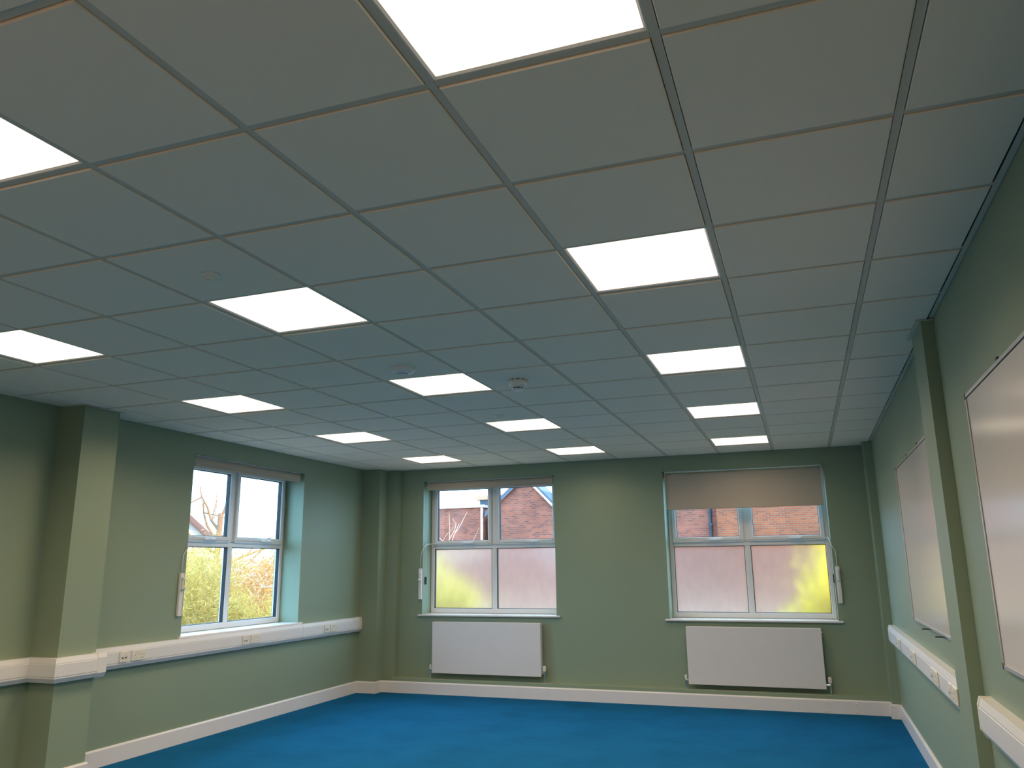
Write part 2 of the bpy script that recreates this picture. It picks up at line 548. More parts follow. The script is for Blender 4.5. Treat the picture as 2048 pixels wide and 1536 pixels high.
# ------------------------------------------------------------------ suspended ceiling
bm = NB(); box(bm, XL - 0.01, xr_end + 0.02, YB, YF + 0.01, CZ + 0.10, CZ + 0.13)
ceil = struct('ceiling', bm, M['grid'], 'white suspended ceiling of square tiles in a metal grid')
U0, U1 = -8, 2
V0, V1 = -4, 12
LIGHTS = {(u, v) for u in (0, -3, -6) for v in (-4, -1, 2, 5, 8, 11)}  # row over the viewer is unseen: follows the pattern, added for ceiling bounce
FL = 0.012


def tile_bm(x0, x1, y0, y1, dl, dr, df, db):
    """One lay-in tile whose face drops below the grid; dl.. say which edges are factory edges (gap to the flange)."""
    bm = NB()
    g = 0.0148
    a0, a1 = x0 + (g if dl else 0.027), x1 - (g if dr else 0.027)
    b0, b1 = y0 + (g if df else 0.027), y1 - (g if db else 0.027)
    zb, zt, c = CZ - 0.006, CZ + 0.012, 0.003
    lv = []
    for z, i in ((zt, 0.0), (zb + c, 0.0), (zb, c)):
        lv.append([bm.verts.new(p) for p in ((a0 + i, b0 + i, z), (a1 - i, b0 + i, z), (a1 - i, b1 - i, z), (a0 + i, b1 - i, z))])
    for p, q in zip(lv, lv[1:]):
        for k in range(4):
            bm.faces.new((p[k], p[(k + 1) % 4], q[(k + 1) % 4], q[k]))
    bm.faces.new(lv[0]); bm.faces.new(lv[-1][::-1])
    bmesh.ops.recalc_face_normals(bm, faces=bm.faces)
    return bm


full_tile = None
for u in range(U0, U1 + 1):
    for v in range(V0, V1 + 1):
        if (u, v) in LIGHTS:
            continue
        x0, x1 = max(u * G, XL), min((u + 1) * G, XR(v * G) - 0.002)
        y0, y1 = max(v * G, YB), min((v + 1) * G, YF)
        whole = (u != U0 and u != U1 and v != V1 and v * G >= YB)
        if whole:
            if full_tile is None:
                o = obj('ceiling_tile', tile_bm(0, G, 0, G, 1, 1, 1, 1), M['tile'], ceil)
                o.location = (x0, y0, 0)
                full_tile = o
            else:
                o = full_tile.copy(); C.objects.link(o); o.parent = ceil; o.location = (x0, y0, random.uniform(-0.0008, 0.0006))
        else:
            obj('ceiling_tile', tile_bm(x0, x1, y0, y1, u != U0, u != U1, v * G > YB, v != V1), M['tile'], ceil)

# grid: long runners in the depth direction, cross tees between them
for u in range(U0 + 1, U1 + 1):
    bm = NB()
    box(bm, u * G - FL, u * G + FL, YB, YF - 0.002, CZ, CZ + 0.0025)
    box(bm, u * G - 0.004, u * G + 0.004, YB, YF - 0.002, CZ + 0.0025, CZ + 0.035)
    obj('grid_runner', bm, M['grid'], ceil)
for v in range(V0, V1 + 1):
    bm = NB()
    for u in range(U0, U1 + 1):
        x0 = max(u * G + FL + 0.0006, XL + 0.002)
        x1 = min((u + 1) * G - FL - 0.0006, XR(v * G) - 0.004)
        box(bm, x0, x1, v * G - FL, v * G + FL, CZ + 0.0002, CZ + 0.0027)
        box(bm, x0, x1, v * G - 0.004, v * G + 0.004, CZ + 0.0027, CZ + 0.035)
    obj('cross_tee', bm, M['grid'], ceil)

# wall angle round the edge of the ceiling
ANG = [(0.002, CZ - 0.002), (0.024, CZ - 0.002), (0.024, CZ + 0.0005), (0.004, CZ + 0.0005), (0.004, CZ + 0.02), (0.002, CZ + 0.02), (0.002, CZ - 0.002)]
top_left = [(XL, YB + 0.03), (XL, 2.79), (-4.283, 2.79), (-4.283, 3.177), (XL, 3.177), (XL, 7.41)]
obj('perimeter_angle', sweep(NB(), ANG, miter([(XL, YB + 0.03), (XL, YF - 0.03)], [(1, 0)])), M['grid'], ceil)
obj('perimeter_angle', sweep(NB(), ANG, miter([(XL, YF), (XR(YF), YF)], [(0, -1)])), M['grid'], ceil)
obj('perimeter_angle', sweep(NB(), ANG, miter([(XR(YF), YF), (XR(YB), YB)], [(-1, 0)])), M['grid'], ceil)
# angle pieces round the columns, just below the tile faces
CA = [(0.0005, CZ - 0.031), (0.0025, CZ - 0.031), (0.0025, CZ - 0.0105), (0.025, CZ - 0.0105), (0.025, CZ - 0.0085), (0.0005, CZ - 0.0085), (0.0005, CZ - 0.031)]
CAR = [(0.0005, CZ - 0.0105), (0.026, CZ - 0.0105), (0.026, CZ - 0.0085), (0.0005, CZ - 0.0085), (0.0005, CZ - 0.0105)]
obj('column_angle', sweep(NB(), CAR, miter([(1.526, 3.235), (1.526, 2.842), (XR(2.842) - 0.002, 2.842)], [(-1, 0), (0, -1)])), M['grid'], ceil)
obj('column_angle', sweep(NB(), CAR, miter([(XL + 0.03, 2.815), (-4.308, 2.815), (-4.308, 3.185)], [(0, -1), (1, 0)])), M['grid'], ceil)
obj('column_angle', sweep(NB(), CAR, miter([(1.532, 7.71), (1.532, 7.425), (XR(7.4) - 0.003, 7.425)], [(-1, 0), (0, -1)])), M['grid'], ceil)

# ------------------------------------------------------------------ lights
ROW = {0: 'row by the whiteboards', -3: 'middle row', -6: 'row by the side window'}
NTH = {11: 'closest to the end wall', 8: 'second from the end wall', 5: 'third from the end wall', 2: 'fourth from the end wall', -1: 'fifth from the end wall', -4: 'added unseen above the viewer'}


def make_light(power=LAMP_POWER):
    t = thing('ceiling_light', 'x', 'ceiling light', (0, 0, CZ), 'lit square panels in the ceiling grid')
    bm = NB()
    a, b, zo, zi = 0.2915, 0.277, CZ + 0.0022, CZ + 0.0060
    o = [bm.verts.new((sx * a, sy * a, zo)) for sx, sy in ((-1, -1), (1, -1), (1, 1), (-1, 1))]
    m_ = [bm.verts.new((sx * 0.2835, sy * 0.2835, zo - 0.0012)) for sx, sy in ((-1, -1), (1, -1), (1, 1), (-1, 1))]
    i = [bm.verts.new((sx * b, sy * b, zi)) for sx, sy in ((-1, -1), (1, -1), (1, 1), (-1, 1))]
    k_ = [bm.verts.new((sx * a, sy * a, CZ + 0.03)) for sx, sy in ((-1, -1), (1, -1), (1, 1), (-1, 1))]
    for p, q in ((k_, o), (o, m_), (m_, i)):
        for k in range(4):
            bm.faces.new((p[k], p[(k + 1) % 4], q[(k + 1) % 4], q[k]))
    bm.faces.new(k_)
    bmesh.ops.recalc_face_normals(bm, faces=bm.faces)
    obj('frame', bm, M['gloss'], t)
    obj('diffuser', bx(-0.278, 0.278, -0.278, 0.278, CZ + 0.0060, CZ + 0.010), M['diffuser'], t)
    ld = bpy.data.lights.new('panel_glow', 'AREA')
    ld.shape = 'SQUARE'; ld.size = 0.55; ld.energy = power; ld.color = LAMP_COLOR; ld.spread = math.radians(LAMP_SPREAD)
    lo = bpy.data.objects.new('panel_glow', ld)
    C.objects.link(lo)
    lo.parent = t
    lo.location = (0, 0, 0.0030)
    return t


# the empty is built at the origin column of the ceiling, then moved to each lit module
_proto = None
for (u, v) in sorted(LIGHTS, key=lambda p: (-p[0], p[1])):
    loc = ((u + 0.5) * G, (v + 0.5) * G, CZ)
    lab = 'lit square ceiling panel in the %s, %s' % (ROW[u], NTH[v])
    if _proto is None:
        _proto = make_light()
        _proto.location = loc
        ORG[_proto] = Vector(loc)
        _proto['label'] = lab
    else:
        _d = dup(_proto, loc, lab)
        if v == 11:                       # row by the windows turned down to keep the end wall darker
            for ch in _d.children:
                if ch.type == 'LIGHT':
                    ch.data = ch.data.copy()
                    ch.data.energy = LAMP_POWER * 0.4

# ------------------------------------------------------------------ ceiling devices
TF = CZ - 0.0062


def pir(x, y, label):
    t = thing('motion_sensor', label, 'sensor', (x, y, TF), 'small round motion sensors')
    obj('flange', lathe(NB(), x, y, [(0.041, TF), (0.041, TF - 0.004), (0.036, TF - 0.008), (0.024, TF - 0.009)]), M['white'], t, smooth=False)
    obj('lens', lathe(NB(), x, y, [(0.024, TF - 0.009), (0.0235, TF - 0.016), (0.019, TF - 0.023), (0.010, TF - 0.027), (0, TF - 0.028)], 16), M['cream'], t)
    bm = NB(); lathe(bm, x, y, [(0.0285, TF - 0.008), (0.0285, TF - 0.013), (0.025, TF - 0.014), (0.025, TF - 0.008)], 20)
    obj('collar', bm, M['white'], t)


pir(-1.505, 0.913, 'small white motion sensor on the ceiling in front of the fourth middle row light')
pir(-1.505, 4.487, 'tiny white motion sensor on the ceiling beside the second middle row light')

x, y = -1.507, 2.722
t = thing('ceiling_speaker', 'flat round white dome on the ceiling beside the third middle row light', 'ceiling dome', (x, y, TF))
obj('base', lathe(NB(), x, y, [(0.082, TF), (0.082, TF - 0.008), (0.078, TF - 0.012)], 32), M['white'], t)
obj('dome', lathe(NB(), x, y, [(0.077, TF - 0.012), (0.074, TF - 0.020), (0.060, TF - 0.032), (0.030, TF - 0.037)], 32), M['white'], t, smooth=False)
obj('centre_plate', lathe(NB(), x, y, [(0.028, TF - 0.037), (0.028, TF - 0.041), (0.026, TF - 0.042)], 24), M['white'], t)
bm = NB(); lathe(bm, x, y, [(0.0305, TF - 0.0368), (0.0305, TF - 0.0385), (0.0285, TF - 0.0385), (0.0285, TF - 0.0368)], 24)
obj('ring_gap', bm, M['dark'], t)

x, y = -0.925, 3.310
t = thing('smoke_detector', 'white stepped smoke detector hanging from the ceiling', 'smoke detector', (x, y, TF))
obj('base', lathe(NB(), x, y, [(0.064, TF), (0.064, TF - 0.010), (0.058, TF - 0.012), (0.058, TF - 0.016), (0.063, TF - 0.018), (0.063, TF - 0.034), (0.058, TF - 0.042)], 32), M['white'], t)
bm = NB()
for k in range(10):
    a = 2 * math.pi * k / 10
    c_, s_ = math.cos(a), math.sin(a)
    poly_prism(bm, [(x + c_ * 0.0642 - s_ * 0.012, y + s_ * 0.0642 + c_ * 0.012, TF - 0.0035), (x + c_ * 0.0642 + s_ * 0.012, y + s_ * 0.0642 - c_ * 0.012, TF - 0.0035),
                    (x + c_ * 0.0642 + s_ * 0.012, y + s_ * 0.0642 - c_ * 0.012, TF - 0.0085), (x + c_ * 0.0642 - s_ * 0.012, y + s_ * 0.0642 + c_ * 0.012, TF - 0.0085)], (-c_ * 0.004, -s_ * 0.004, 0))
obj('sounder_slots', bm, M['dark'], t)
obj('head', lathe(NB(), x, y, [(0.050, TF - 0.042), (0.049, TF - 0.050), (0.043, TF - 0.055), (0.041, TF - 0.056)], 32), M['white'], t)
bm = NB()
lathe(bm, x, y, [(0.030, TF - 0.056), (0.030, TF - 0.066)], 24)
obj('mesh_chamber', bm, M['dark'], t)
bm = NB()
for k in range(8):
    a = 2 * math.pi * k / 8
    c_, s_ = math.cos(a), math.sin(a)
    tube(bm, [(x + c_ * 0.038, y + s_ * 0.038, TF - 0.055), (x + c_ * 0.036, y + s_ * 0.036, TF - 0.067)], 0.0035, 6)
obj('ribs', bm, M['white'], t)
obj('cap', lathe(NB(), x, y, [(0.040, TF - 0.0655), (0.040, TF - 0.070), (0.030, TF - 0.076), (0.012, TF - 0.078), (0, TF - 0.078)], 32), M['white'], t)

# ------------------------------------------------------------------ windows
FD = 0.25                          # depth of the frame face behind the wall face


def window(name, W, P, label, frosted):
    """W: opening in wall coordinates; P(u, d, z) -> world point, d measured outwards from the wall face."""
    u0, u1, z0, z1 = W['u0'], W['u1'], W['z0'], W['z1']
    w, h = u1 - u0, z1 - z0
    mid = (u0 + u1) / 2

    def B(bm, a0, a1, d0, d1, c0, c1, bev=0.0):
        p, q = P(a0, d0, c0), P(a1, d1, c1)
        return box(bm, p[0], q[0], p[1], q[1], p[2], q[2], bev)
    zt0, zt1 = z0 + 0.812, z0 + 0.862        # transom
    bm = NB()
    e = 0.006
    B(bm, u0 + 0.0005, u0 + 0.050, FD, FD + 0.07, z0, z1 - 0.0005, e); B(bm, u1 - 0.050, u1 - 0.0005, FD, FD + 0.07, z0, z1 - 0.0005, e)
    B(bm, u0 + 0.048, u1 - 0.048, FD, FD + 0.07, z0, z0 + 0.062, e); B(bm, u0 + 0.048, u1 - 0.048, FD, FD + 0.07, z1 - 0.060, z1 - 0.0005, e)
    wf_ = obj(name, bm, M['upvc'])
    wf_['kind'] = 'structure'; wf_['label'] = label
    obj('transom', B(NB(), u0 + 0.049, u1 - 0.049, FD + 0.001, FD + 0.069, zt0, zt1, e), M['upvc'], wf_)
    bm = NB()
    B(bm, mid - 0.034, mid + 0.034, FD + 0.0015, FD + 0.068, z0 + 0.061, zt0 + 0.001, e)
    B(bm, mid - 0.030, mid + 0.030, FD + 0.0015, FD + 0.068, zt1 - 0.001, z1 - 0.059, e)
    obj('mullion', bm, M['upvc'], wf_)
    for a0, a1 in ((u0 + 0.049, mid - 0.034), (mid + 0.034, u1 - 0.049)):
        bm = NB(); zb, zt = z0 + 0.061, zt0
        s = 0.006
        B(bm, a0, a0 + s, FD + 0.010, FD + 0.05, zb, zt); B(bm, a1 - s, a1, FD + 0.010, FD + 0.05, zb, zt)
        B(bm, a0 + s, a1 - s, FD + 0.010, FD + 0.05, zb, zb + s); B(bm, a0 + s, a1 - s, FD + 0.010, FD + 0.05, zt - s, zt)
        obj('gasket', bm, M['seal'], wf_)
        obj('pane', B(NB(), a0 + s, a1 - s, FD + 0.030, FD + 0.034, zb + s, zt - s), M['frost'] if frosted else M['glass'], wf_)
    for k, (a0, a1) in enumerate(((u0 + 0.044, mid - 0.028), (mid + 0.028, u1 - 0.044))):
        zb, zt = zt1 - 0.006, z1 - 0.052
        f, d0, d1 = 0.052, FD - 0.022, FD + 0.045
        bm = NB()
        B(bm, a0, a0 + f, d0, d1, zb, zt, 0.008); B(bm, a1 - f, a1, d0, d1, zb, zt, 0.008)
        B(bm, a0 + f - 0.004, a1 - f + 0.004, d0 + 0.0005, d1, zb, zb + f + 0.010, 0.008); B(bm, a0 + f - 0.004, a1 - f + 0.004, d0 + 0.0005, d1, zt - f, zt, 0.008)
        sa = obj('sash', bm, M['upvc'], wf_)
        bm = NB(); s = 0.005; p0, p1, q0, q1 = a0 + f - 0.001, a1 - f + 0.001, zb + f + 0.009, zt - f + 0.001
        B(bm, p0, p0 + s, d0 + 0.012, d1 - 0.01, q0, q1); B(bm, p1 - s, p1, d0 + 0.012, d1 - 0.01, q0, q1)
        B(bm, p0 + s, p1 - s, d0 + 0.012, d1 - 0.01, q0, q0 + s); B(bm, p0 + s, p1 - s, d0 + 0.012, d1 - 0.01, q1 - s, q1)
        obj('gasket', bm, M['seal'], sa)
        obj('pane', B(NB(), p0 + s, p1 - s, d0 + 0.024, d0 + 0.028, q0 + s, q1 - s), M['glass'], sa)
        hc = a0 + (a1 - a0) * 0.60
        bm = NB()
        B(bm, hc - 0.075, hc + 0.095, d0 - 0.012, d0 + 0.001, zb + 0.018, zb + 0.040, 0.003)
        B(bm, hc + 0.055, hc + 0.085, d0 - 0.030, d0 - 0.010, zb + 0.014, zb + 0.046, 0.004)
        B(bm, hc - 0.055, hc + 0.070, d0 - 0.040, d0 - 0.026, zb + 0.018, zb + 0.038, 0.005)
        obj('handle', bm, M['white'], sa)
    # sill board with a rounded nose in front of the wall
    bm = NB()
    B(bm, u0 + 0.0006, u1 - 0.0006, -0.002, FD, z0 - 0.022, z0 + 0.0002)
    B(bm, u0 - 0.050, u1 + 0.050, -0.035, -0.0005, z0 - 0.022, z0, 0.006)
    obj('sill_board', bm, M['gloss'], wf_)
    return wf_


PF = lambda u, d, z: (u, YF + d, z)
PL = lambda u, d, z: (XL - d, u, z)
window('window_1', W1, PF, 'white four-pane window with rolled-up blind and frosted lower panes', True)
window('window_2', W2, PF, 'white four-pane window with half-lowered blind and frosted lower panes', True)
window('window_3', W3, PL, 'white four-pane window with clear lower panes full of foliage', False)

# ------------------------------------------------------------------ roller blinds


def blind(P, W, label, drop, chain_side, gap0=0.045, gap1=0.03):
    u0, u1, z1 = W['u0'] + gap0, W['u1'] - gap1, W['z1']
    t = thing('roller_blind', label, 'blind', P((u0 + u1) / 2, 0.05, z1 - 0.055))

    def B(a0, a1, d0, d1, c0, c1, bev=0.0):
        p, q = P(a0, d0, c0), P(a1, d1, c1)
        return bx(p[0], q[0], p[1], q[1], p[2], q[2], bev)
    r = 0.030 if drop > 0.3 else 0.040
    zc, dc = z1 - 0.054, 0.075
    obj('roller', tube(NB(), [P(u0, dc, zc), P(u1, dc, zc)], r, 20), M['blind'], t, smooth=False)
    zb = z1 - drop
    d_f = dc - r - 0.001
    obj('fabric', B(u0 + 0.004, u1 - 0.004, d_f, d_f + 0.0015, zb + 0.012, zc), M['blind'], t)
    obj('bottom_rail', B(u0 + 0.003, u1 - 0.003, d_f - 0.006, d_f + 0.007, zb, zb + 0.024, 0.004), M['blind'], t)
    for a in (u0 - 0.006, u1 + 0.002):
        obj('bracket', B(a, a + 0.004, dc - 0.035, dc + 0.035, zc - 0.035, z1 - 0.002), M['white'], t)
    obj('head_rail', B(u0, u1, dc - 0.045, dc + 0.03, z1 - 0.008, z1 - 0.001), M['white'], t)
    cu = (W['u0'] + 0.006) if chain_side < 0 else (W['u1'] - 0.006)
    zc2 = 1.36
    bm = NB()
    tube(bm, [P(cu, dc - 0.012, zc), P(cu, dc - 0.010, zc2)], 0.0018, 6)
    tube(bm, [P(cu, dc + 0.022, zc), P(cu, dc + 0.022, zc2)], 0.0018, 6)
    obj('chain', bm, M['white'], t)
    obj('chain_holder', B(cu - 0.005, cu + 0.005, dc - 0.016, dc + 0.030, zc2 - 0.065, zc2 + 0.03, 0.004), M['dark'], t)
    return t


blind(PF, W1, 'beige roller blind rolled up above the window by the dark corner', 0.115, -1)
blind(PF, W2, 'beige roller blind half lowered over the upper panes', 0.455, 1, 0.022, 0.030)
blind(PL, W3, 'beige roller blind rolled up over the window full of foliage', 0.110, -1)

# ------------------------------------------------------------------ window winders with their conduit


def winder(P, ua, ub, za, zb, label, side, W):
    t = thing('window_winder', label, 'window winder', P((ua + ub) / 2, 0, za))

    def B(bm, a0, a1, d0, d1, c0, c1, bev=0.0):
        p, q = P(a0, d0, c0), P(a1, d1, c1)
        return box(bm, p[0], q[0], p[1], q[1], p[2], q[2], bev)
    uc = (ua + ub) / 2
    obj('case', B(NB(), ua, ub, -0.026, -0.0005, za, zb, 0.004), M['white'], t)
    cr = obj('crank_handle', B(NB(), uc - 0.012, uc + 0.012, -0.040, -0.027, zb - 0.155, zb - 0.030, 0.005), M['white'], t)
    obj('knob', tube(NB(), [P(uc, -0.039, zb - 0.140), P(uc, -0.066, zb - 0.140)], [0.009, 0.011], 12), M['white'], cr)
    obj('hub', tube(NB(), [P(uc, -0.025, zb - 0.045), P(uc, -0.048, zb - 0.045)], [0.018, 0.014], 16), M['white'], t)
    obj('slot', B(NB(), ua + 0.008, ub - 0.008, -0.0268, -0.0255, zb - 0.158, zb - 0.153), M['dark'], t)
    inn = W['u0'] if side < 0 else W['u1']
    s = 1 if side < 0 else -1
    zt = W['z0'] + 0.878
    uo = uc
    pts = [P(uo, -0.012, zb - 0.002), P(uo, -0.012, zb + 0.12), P(uo + s * 0.004, -0.012, zb + 0.17), P(inn - s * 0.004, -0.010, zt - 0.09),
           P(inn + s * 0.012, 0.03, zt - 0.03), P(inn + s * 0.020, 0.12, zt), P(inn + s * 0.035, 0.205, zt + 0.004), P(inn + s * 0.09, FD - 0.026, zt + 0.004), P(inn + s * 0.30, FD - 0.026, zt + 0.004),
           P(inn + s * 1.40, FD - 0.026, zt + 0.004)]
    obj('conduit', tube(NB(), pts, 0.0042, 8), M['white'], t, smooth=True)
    return t


winder(PF, -3.862, -3.818, 1.112, 1.497, 'white window winder on the green wall beside the yellow-green frosted pane', -1, W1)
winder(PF, 1.138, 1.182, 1.088, 1.474, 'white window winder on the green wall beside the bright yellow frosted pane', 1, W2)
winder(PL, 4.240, 4.290, 1.104, 1.484, 'white window winder at the edge of the window full of foliage', -1, W3)

# ------------------------------------------------------------------ radiators


def radiator(x0, x1, z0, z1, label, xl, xr):
    t = thing('radiator', label, 'radiator', ((x0 + x1) / 2, 7.70, z0))
    yf, yb = 7.637, 7.705
    obj('front_panel', bx(x0, x1, yf, yf + 0.012, z0, z1, 0.004, seg=2), M['enamel'], t)
    obj('back_panel', bx(x0 + 0.012, x1 - 0.012, yb - 0.014, yb, z0 + 0.01, z1 - 0.012, 0.003), M['enamel'], t)
    bm = NB()
    n = 46
    for k in range(n):
        xx = x0 + 0.03 + (x1 - x0 - 0.06) * k / (n - 1)
        box(bm, xx - 0.002, xx + 0.002, yf + 0.013, yb - 0.015, z0 + 0.03, z1 - 0.05)
    obj('fins', bm, M['enamel'], t)
    for xx in (x0 + 0.0005, x1 - 0.0035):
        bm = NB(); box(bm, xx, xx + 0.003, yf + 0.0125, yb - 0.001, z0 + 0.02, z1 - 0.004)
        sp = obj('side_panel', bm, M['enamel'], t)
    bm = NB()
    for k in range(26):
        xx = x0 + 0.02 + (x1 - x0 - 0.04) * k / 25
        box(bm, xx - 0.004, xx + 0.004, yf + 0.0135, yb - 0.002, z1 - 0.006, z1 - 0.002)
    box(bm, x0 + 0.004, x1 - 0.004, yf + 0.0125, yf + 0.018, z1 - 0.008, z1 - 0.001); box(bm, x0 + 0.004, x1 - 0.004, yb - 0.008, yb - 0.001, z1 - 0.008, z1 - 0.001)
    obj('top_grille', bm, M['enamel'], t)
    for xx in (x0 + 0.2, x1 - 0.2):
        obj('wall_bracket', bx(xx - 0.02, xx + 0.02, yb + 0.0005, YF - 0.0005, z0 + 0.08, z1 - 0.08), M['enamel'], t)
    obj('air_vent', tube(NB(), [(x1 - 0.001, yf + 0.03, z1 - 0.045), (x1 + 0.008, yf + 0.03, z1 - 0.045)], 0.007, 10), M['chrome'], t)
    yv = 7.672
    # thermostatic valve
    tv = obj('valve_body', tube(NB(), [(x1 - 0.002, yv, z0 + 0.040), (xr - 0.012, yv, z0 + 0.040), (xr, yv, z0 + 0.040)], [0.011, 0.013, 0.014], 12), M['chrome'], t)
    obj('thermostat_head', tube(NB(), [(xr, yv, z0 + 0.052), (xr, yv, z0 + 0.060), (xr, yv, z0 + 0.066), (xr, yv, z0 + 0.112), (xr, yv, z0 + 0.120)], [0.011, 0.014, 0.020, 0.019, 0.014], 14), M['white'], tv)
    bm = NB(); tube(bm, [(xr, yv, z0 + 0.053), (xr, yv, z0 + 0.02), (xr, yv, 0.172)], [0.010, 0.0075, 0.0075], 10)
    obj('pipe', bm, M['chrome'], t)
    lv = obj('valve_body', tube(NB(), [(x0 + 0.002, yv, z0 + 0.040), (xl + 0.01, yv, z0 + 0.040), (xl, yv, z0 + 0.040)], [0.010, 0.012, 0.013], 12), M['chrome'], t)
    obj('valve_cap', tube(NB(), [(xl, yv, z0 + 0.046), (xl, yv, z0 + 0.052), (xl, yv, z0 + 0.092), (xl, yv, z0 + 0.096)], [0.010, 0.014, 0.013, 0.009], 12), M['white'], lv)
    obj('pipe', tube(NB(), [(xl, yv, z0 + 0.047), (xl, yv, z0 + 0.02), (xl, yv, 0.172)], [0.010, 0.0075, 0.0075], 10), M['chrome'], t)
    return t


radiator(-3.622, -2.200, 0.237, 0.846, 'flat white radiator under the window with the rolled-up blind', -3.655, -2.168)
radiator(-0.487, 0.935, 0.221, 0.833, 'flat white radiator under the window with the half-lowered blind', -0.518, 0.976)

# ------------------------------------------------------------------ dado trunking, sockets
TR = [(0.0006, 0.735), (0.042, 0.735), (0.060, 0.766), (0.060, 0.872), (0.050, 0.905), (0.0006, 0.905)]
CV = [(0.0602, 0.778), (0.0625, 0.780), (0.0625, 0.862), (0.0602, 0.864)]


def trunk_run(name_label, line, normals, joints=(), caps=()):
    p0 = line[0]
    t = thing('dado_trunking', name_label, 'trunking', (p0[0], p0[1], 0.735))
    pa = miter(line, normals)
    obj('casing', sweep(NB(), TR, pa), M['white'], t)
    obj('cover_strip', sweep(NB(), CV + [CV[0]], pa), M['white'], t)
    for (p, n, L) in joints:
        tv = Vector((-n[1], n[0]))
        a = (p[0] - tv.x * L / 2, p[1] - tv.y * L / 2); b = (p[0] + tv.x * L / 2, p[1] + tv.y * L / 2)
        grown = [(0.0, 0.731), (0.044, 0.731), (0.0638, 0.764), (0.0638, 0.874), (0.053, 0.909), (0.0, 0.909)]
        obj('joint_cover', sweep(NB(), grown, miter([a, b], [n])), M['white'], t)
    for (p, n, L) in caps:
        tv = Vector((-n[1], n[0]))
        a = (p[0] - tv.x * L / 2, p[1] - tv.y * L / 2); b = (p[0] + tv.x * L / 2, p[1] + tv.y * L / 2)
        grown = [(0.0, 0.732), (0.043, 0.732), (0.0632, 0.765), (0.0632, 0.873), (0.052, 0.908), (0.0, 0.908)]
        obj('end_cap', sweep(NB(), grown, miter([a, b], [n])), M['cream'], t)
    return t


N1 = (1, 0)
trunk_run('long white trunking along the wall below the window full of foliage', [(XL, 3.225), (XL, 7.415)], [N1],
          joints=[((XL, 6.16), N1, 0.012)], caps=[((XL, 7.405), N1, 0.05)])
trunk_run('white trunking that wraps around the green column', [(XL, YB + 0.05), (XL, 2.815), (-4.308, 2.815), (-4.308, 3.205)], [N1, (0, -1), N1],
          joints=[((-4.308, 3.165), N1, 0.08)])
NR = (-1, 0.0055)
trunk_run('white trunking below the far whiteboard, end by the dark corner', [(XR(7.2), 7.2), (XR(3.206), 3.206)], [NR], caps=[((XR(7.195), 7.195), NR, 0.03)])
trunk_run('white trunking below the large whiteboard near the column', [(XR(2.655), 2.655), (XR(YB + 0.05), YB + 0.05)], [NR], caps=[((XR(2.655), 2.655), NR, 0.03)])


def socket_left(y0, kind, label):
    s = 1
    x = XL + 0.0626
    return plate(lambda d, yy, z: (x + d, yy, z), y0, kind, label)


def socket_right(y0, kind, label):
    return plate(lambda d, yy, z: (XR(y0) - 0.0628 - d, yy, z), y0, kind, label)


def plate(P, y0, kind, label):
    w = 0.146 if kind == 'power_socket' else 0.086
    z0, z1 = 0.779, 0.865
    t = thing(kind, label, 'socket', P(0, y0 + w / 2, z0))

    def B(bm, d0, d1, a0, a1, c0, c1, bev=0.0):
        p, q = P(d0, a0, c0), P(d1, a1, c1)
        return box(bm, p[0], q[0], p[1], q[1], p[2], q[2], bev)
    obj('face_plate', B(NB(), 0.0, 0.010, y0, y0 + w, z0, z1, 0.003), M['cream'], t)
    if kind == 'power_socket':
        for a in (y0 + 0.052, y0 + 0.080):
            obj('switch', B(NB(), 0.0101, 0.014, a, a + 0.014, z0 + 0.052, z0 + 0.074, 0.002), M['cream'], t)
        for c in (y0 + 0.036, y0 + 0.110):
            bm = NB()
            B(bm, 0.0098, 0.0104, c - 0.0025, c + 0.0025, z0 + 0.042, z0 + 0.051)
            B(bm, 0.0098, 0.0104, c - 0.015, c - 0.007, z0 + 0.019, z0 + 0.024)
            B(bm, 0.0098, 0.0104, c + 0.007, c + 0.015, z0 + 0.019, z0 + 0.024)
            obj('pin_slots', bm, M['dark'], t)
    else:
        for c in (y0 + 0.027, y0 + 0.059):
            obj('data_jack', B(NB(), 0.0101, 0.0125, c - 0.012, c + 0.012, z0 + 0.022, z0 + 0.064, 0.0015), M['white'], t)
        bm = NB()
        for c in (y0 + 0.027, y0 + 0.059):
            B(bm, 0.0122, 0.0128, c - 0.007, c + 0.007, z0 + 0.030, z0 + 0.042)
        obj('jack_opening', bm, M['dark'], t)
    for c in ((y0 + 0.008, y0 + w - 0.008)):
        pa, pb = P(0.0098, c, (z0 + z1) / 2), P(0.0106, c, (z0 + z1) / 2)
        obj('screw', tube(NB(), [pa, pb], 0.003, 8), M['chrome'], t)
    return t


socket_left(3.577, 'data_socket', 'square data socket on white trunking just past the green column')
socket_left(3.703, 'power_socket', 'double power socket on white trunking just past the green column')
socket_left(5.115, 'data_socket', 'square data socket on the trunking under the window full of foliage')
socket_left(5.243, 'power_socket', 'double power socket on the trunking under the window full of foliage')
socket_left(6.574, 'data_socket', 'square data socket on the trunking between that side window and the dark corner')
socket_left(6.700, 'power_socket', 'double power socket on the trunking between that side window and the dark corner')
for y0, nth in ((6.215, 'at the corner end of'), (5.165, 'second from the corner end of'), (4.055, 'third from the corner end of'), (3.365, 'fourth from the corner end of')):
    socket_right(y0, 'data_socket', 'square data socket %s the trunking below the far whiteboard' % nth)
    socket_right(y0 - 0.176 + 0.0, 'power_socket', 'double power socket %s the trunking below the far whiteboard' % nth)

# ------------------------------------------------------------------ whiteboards


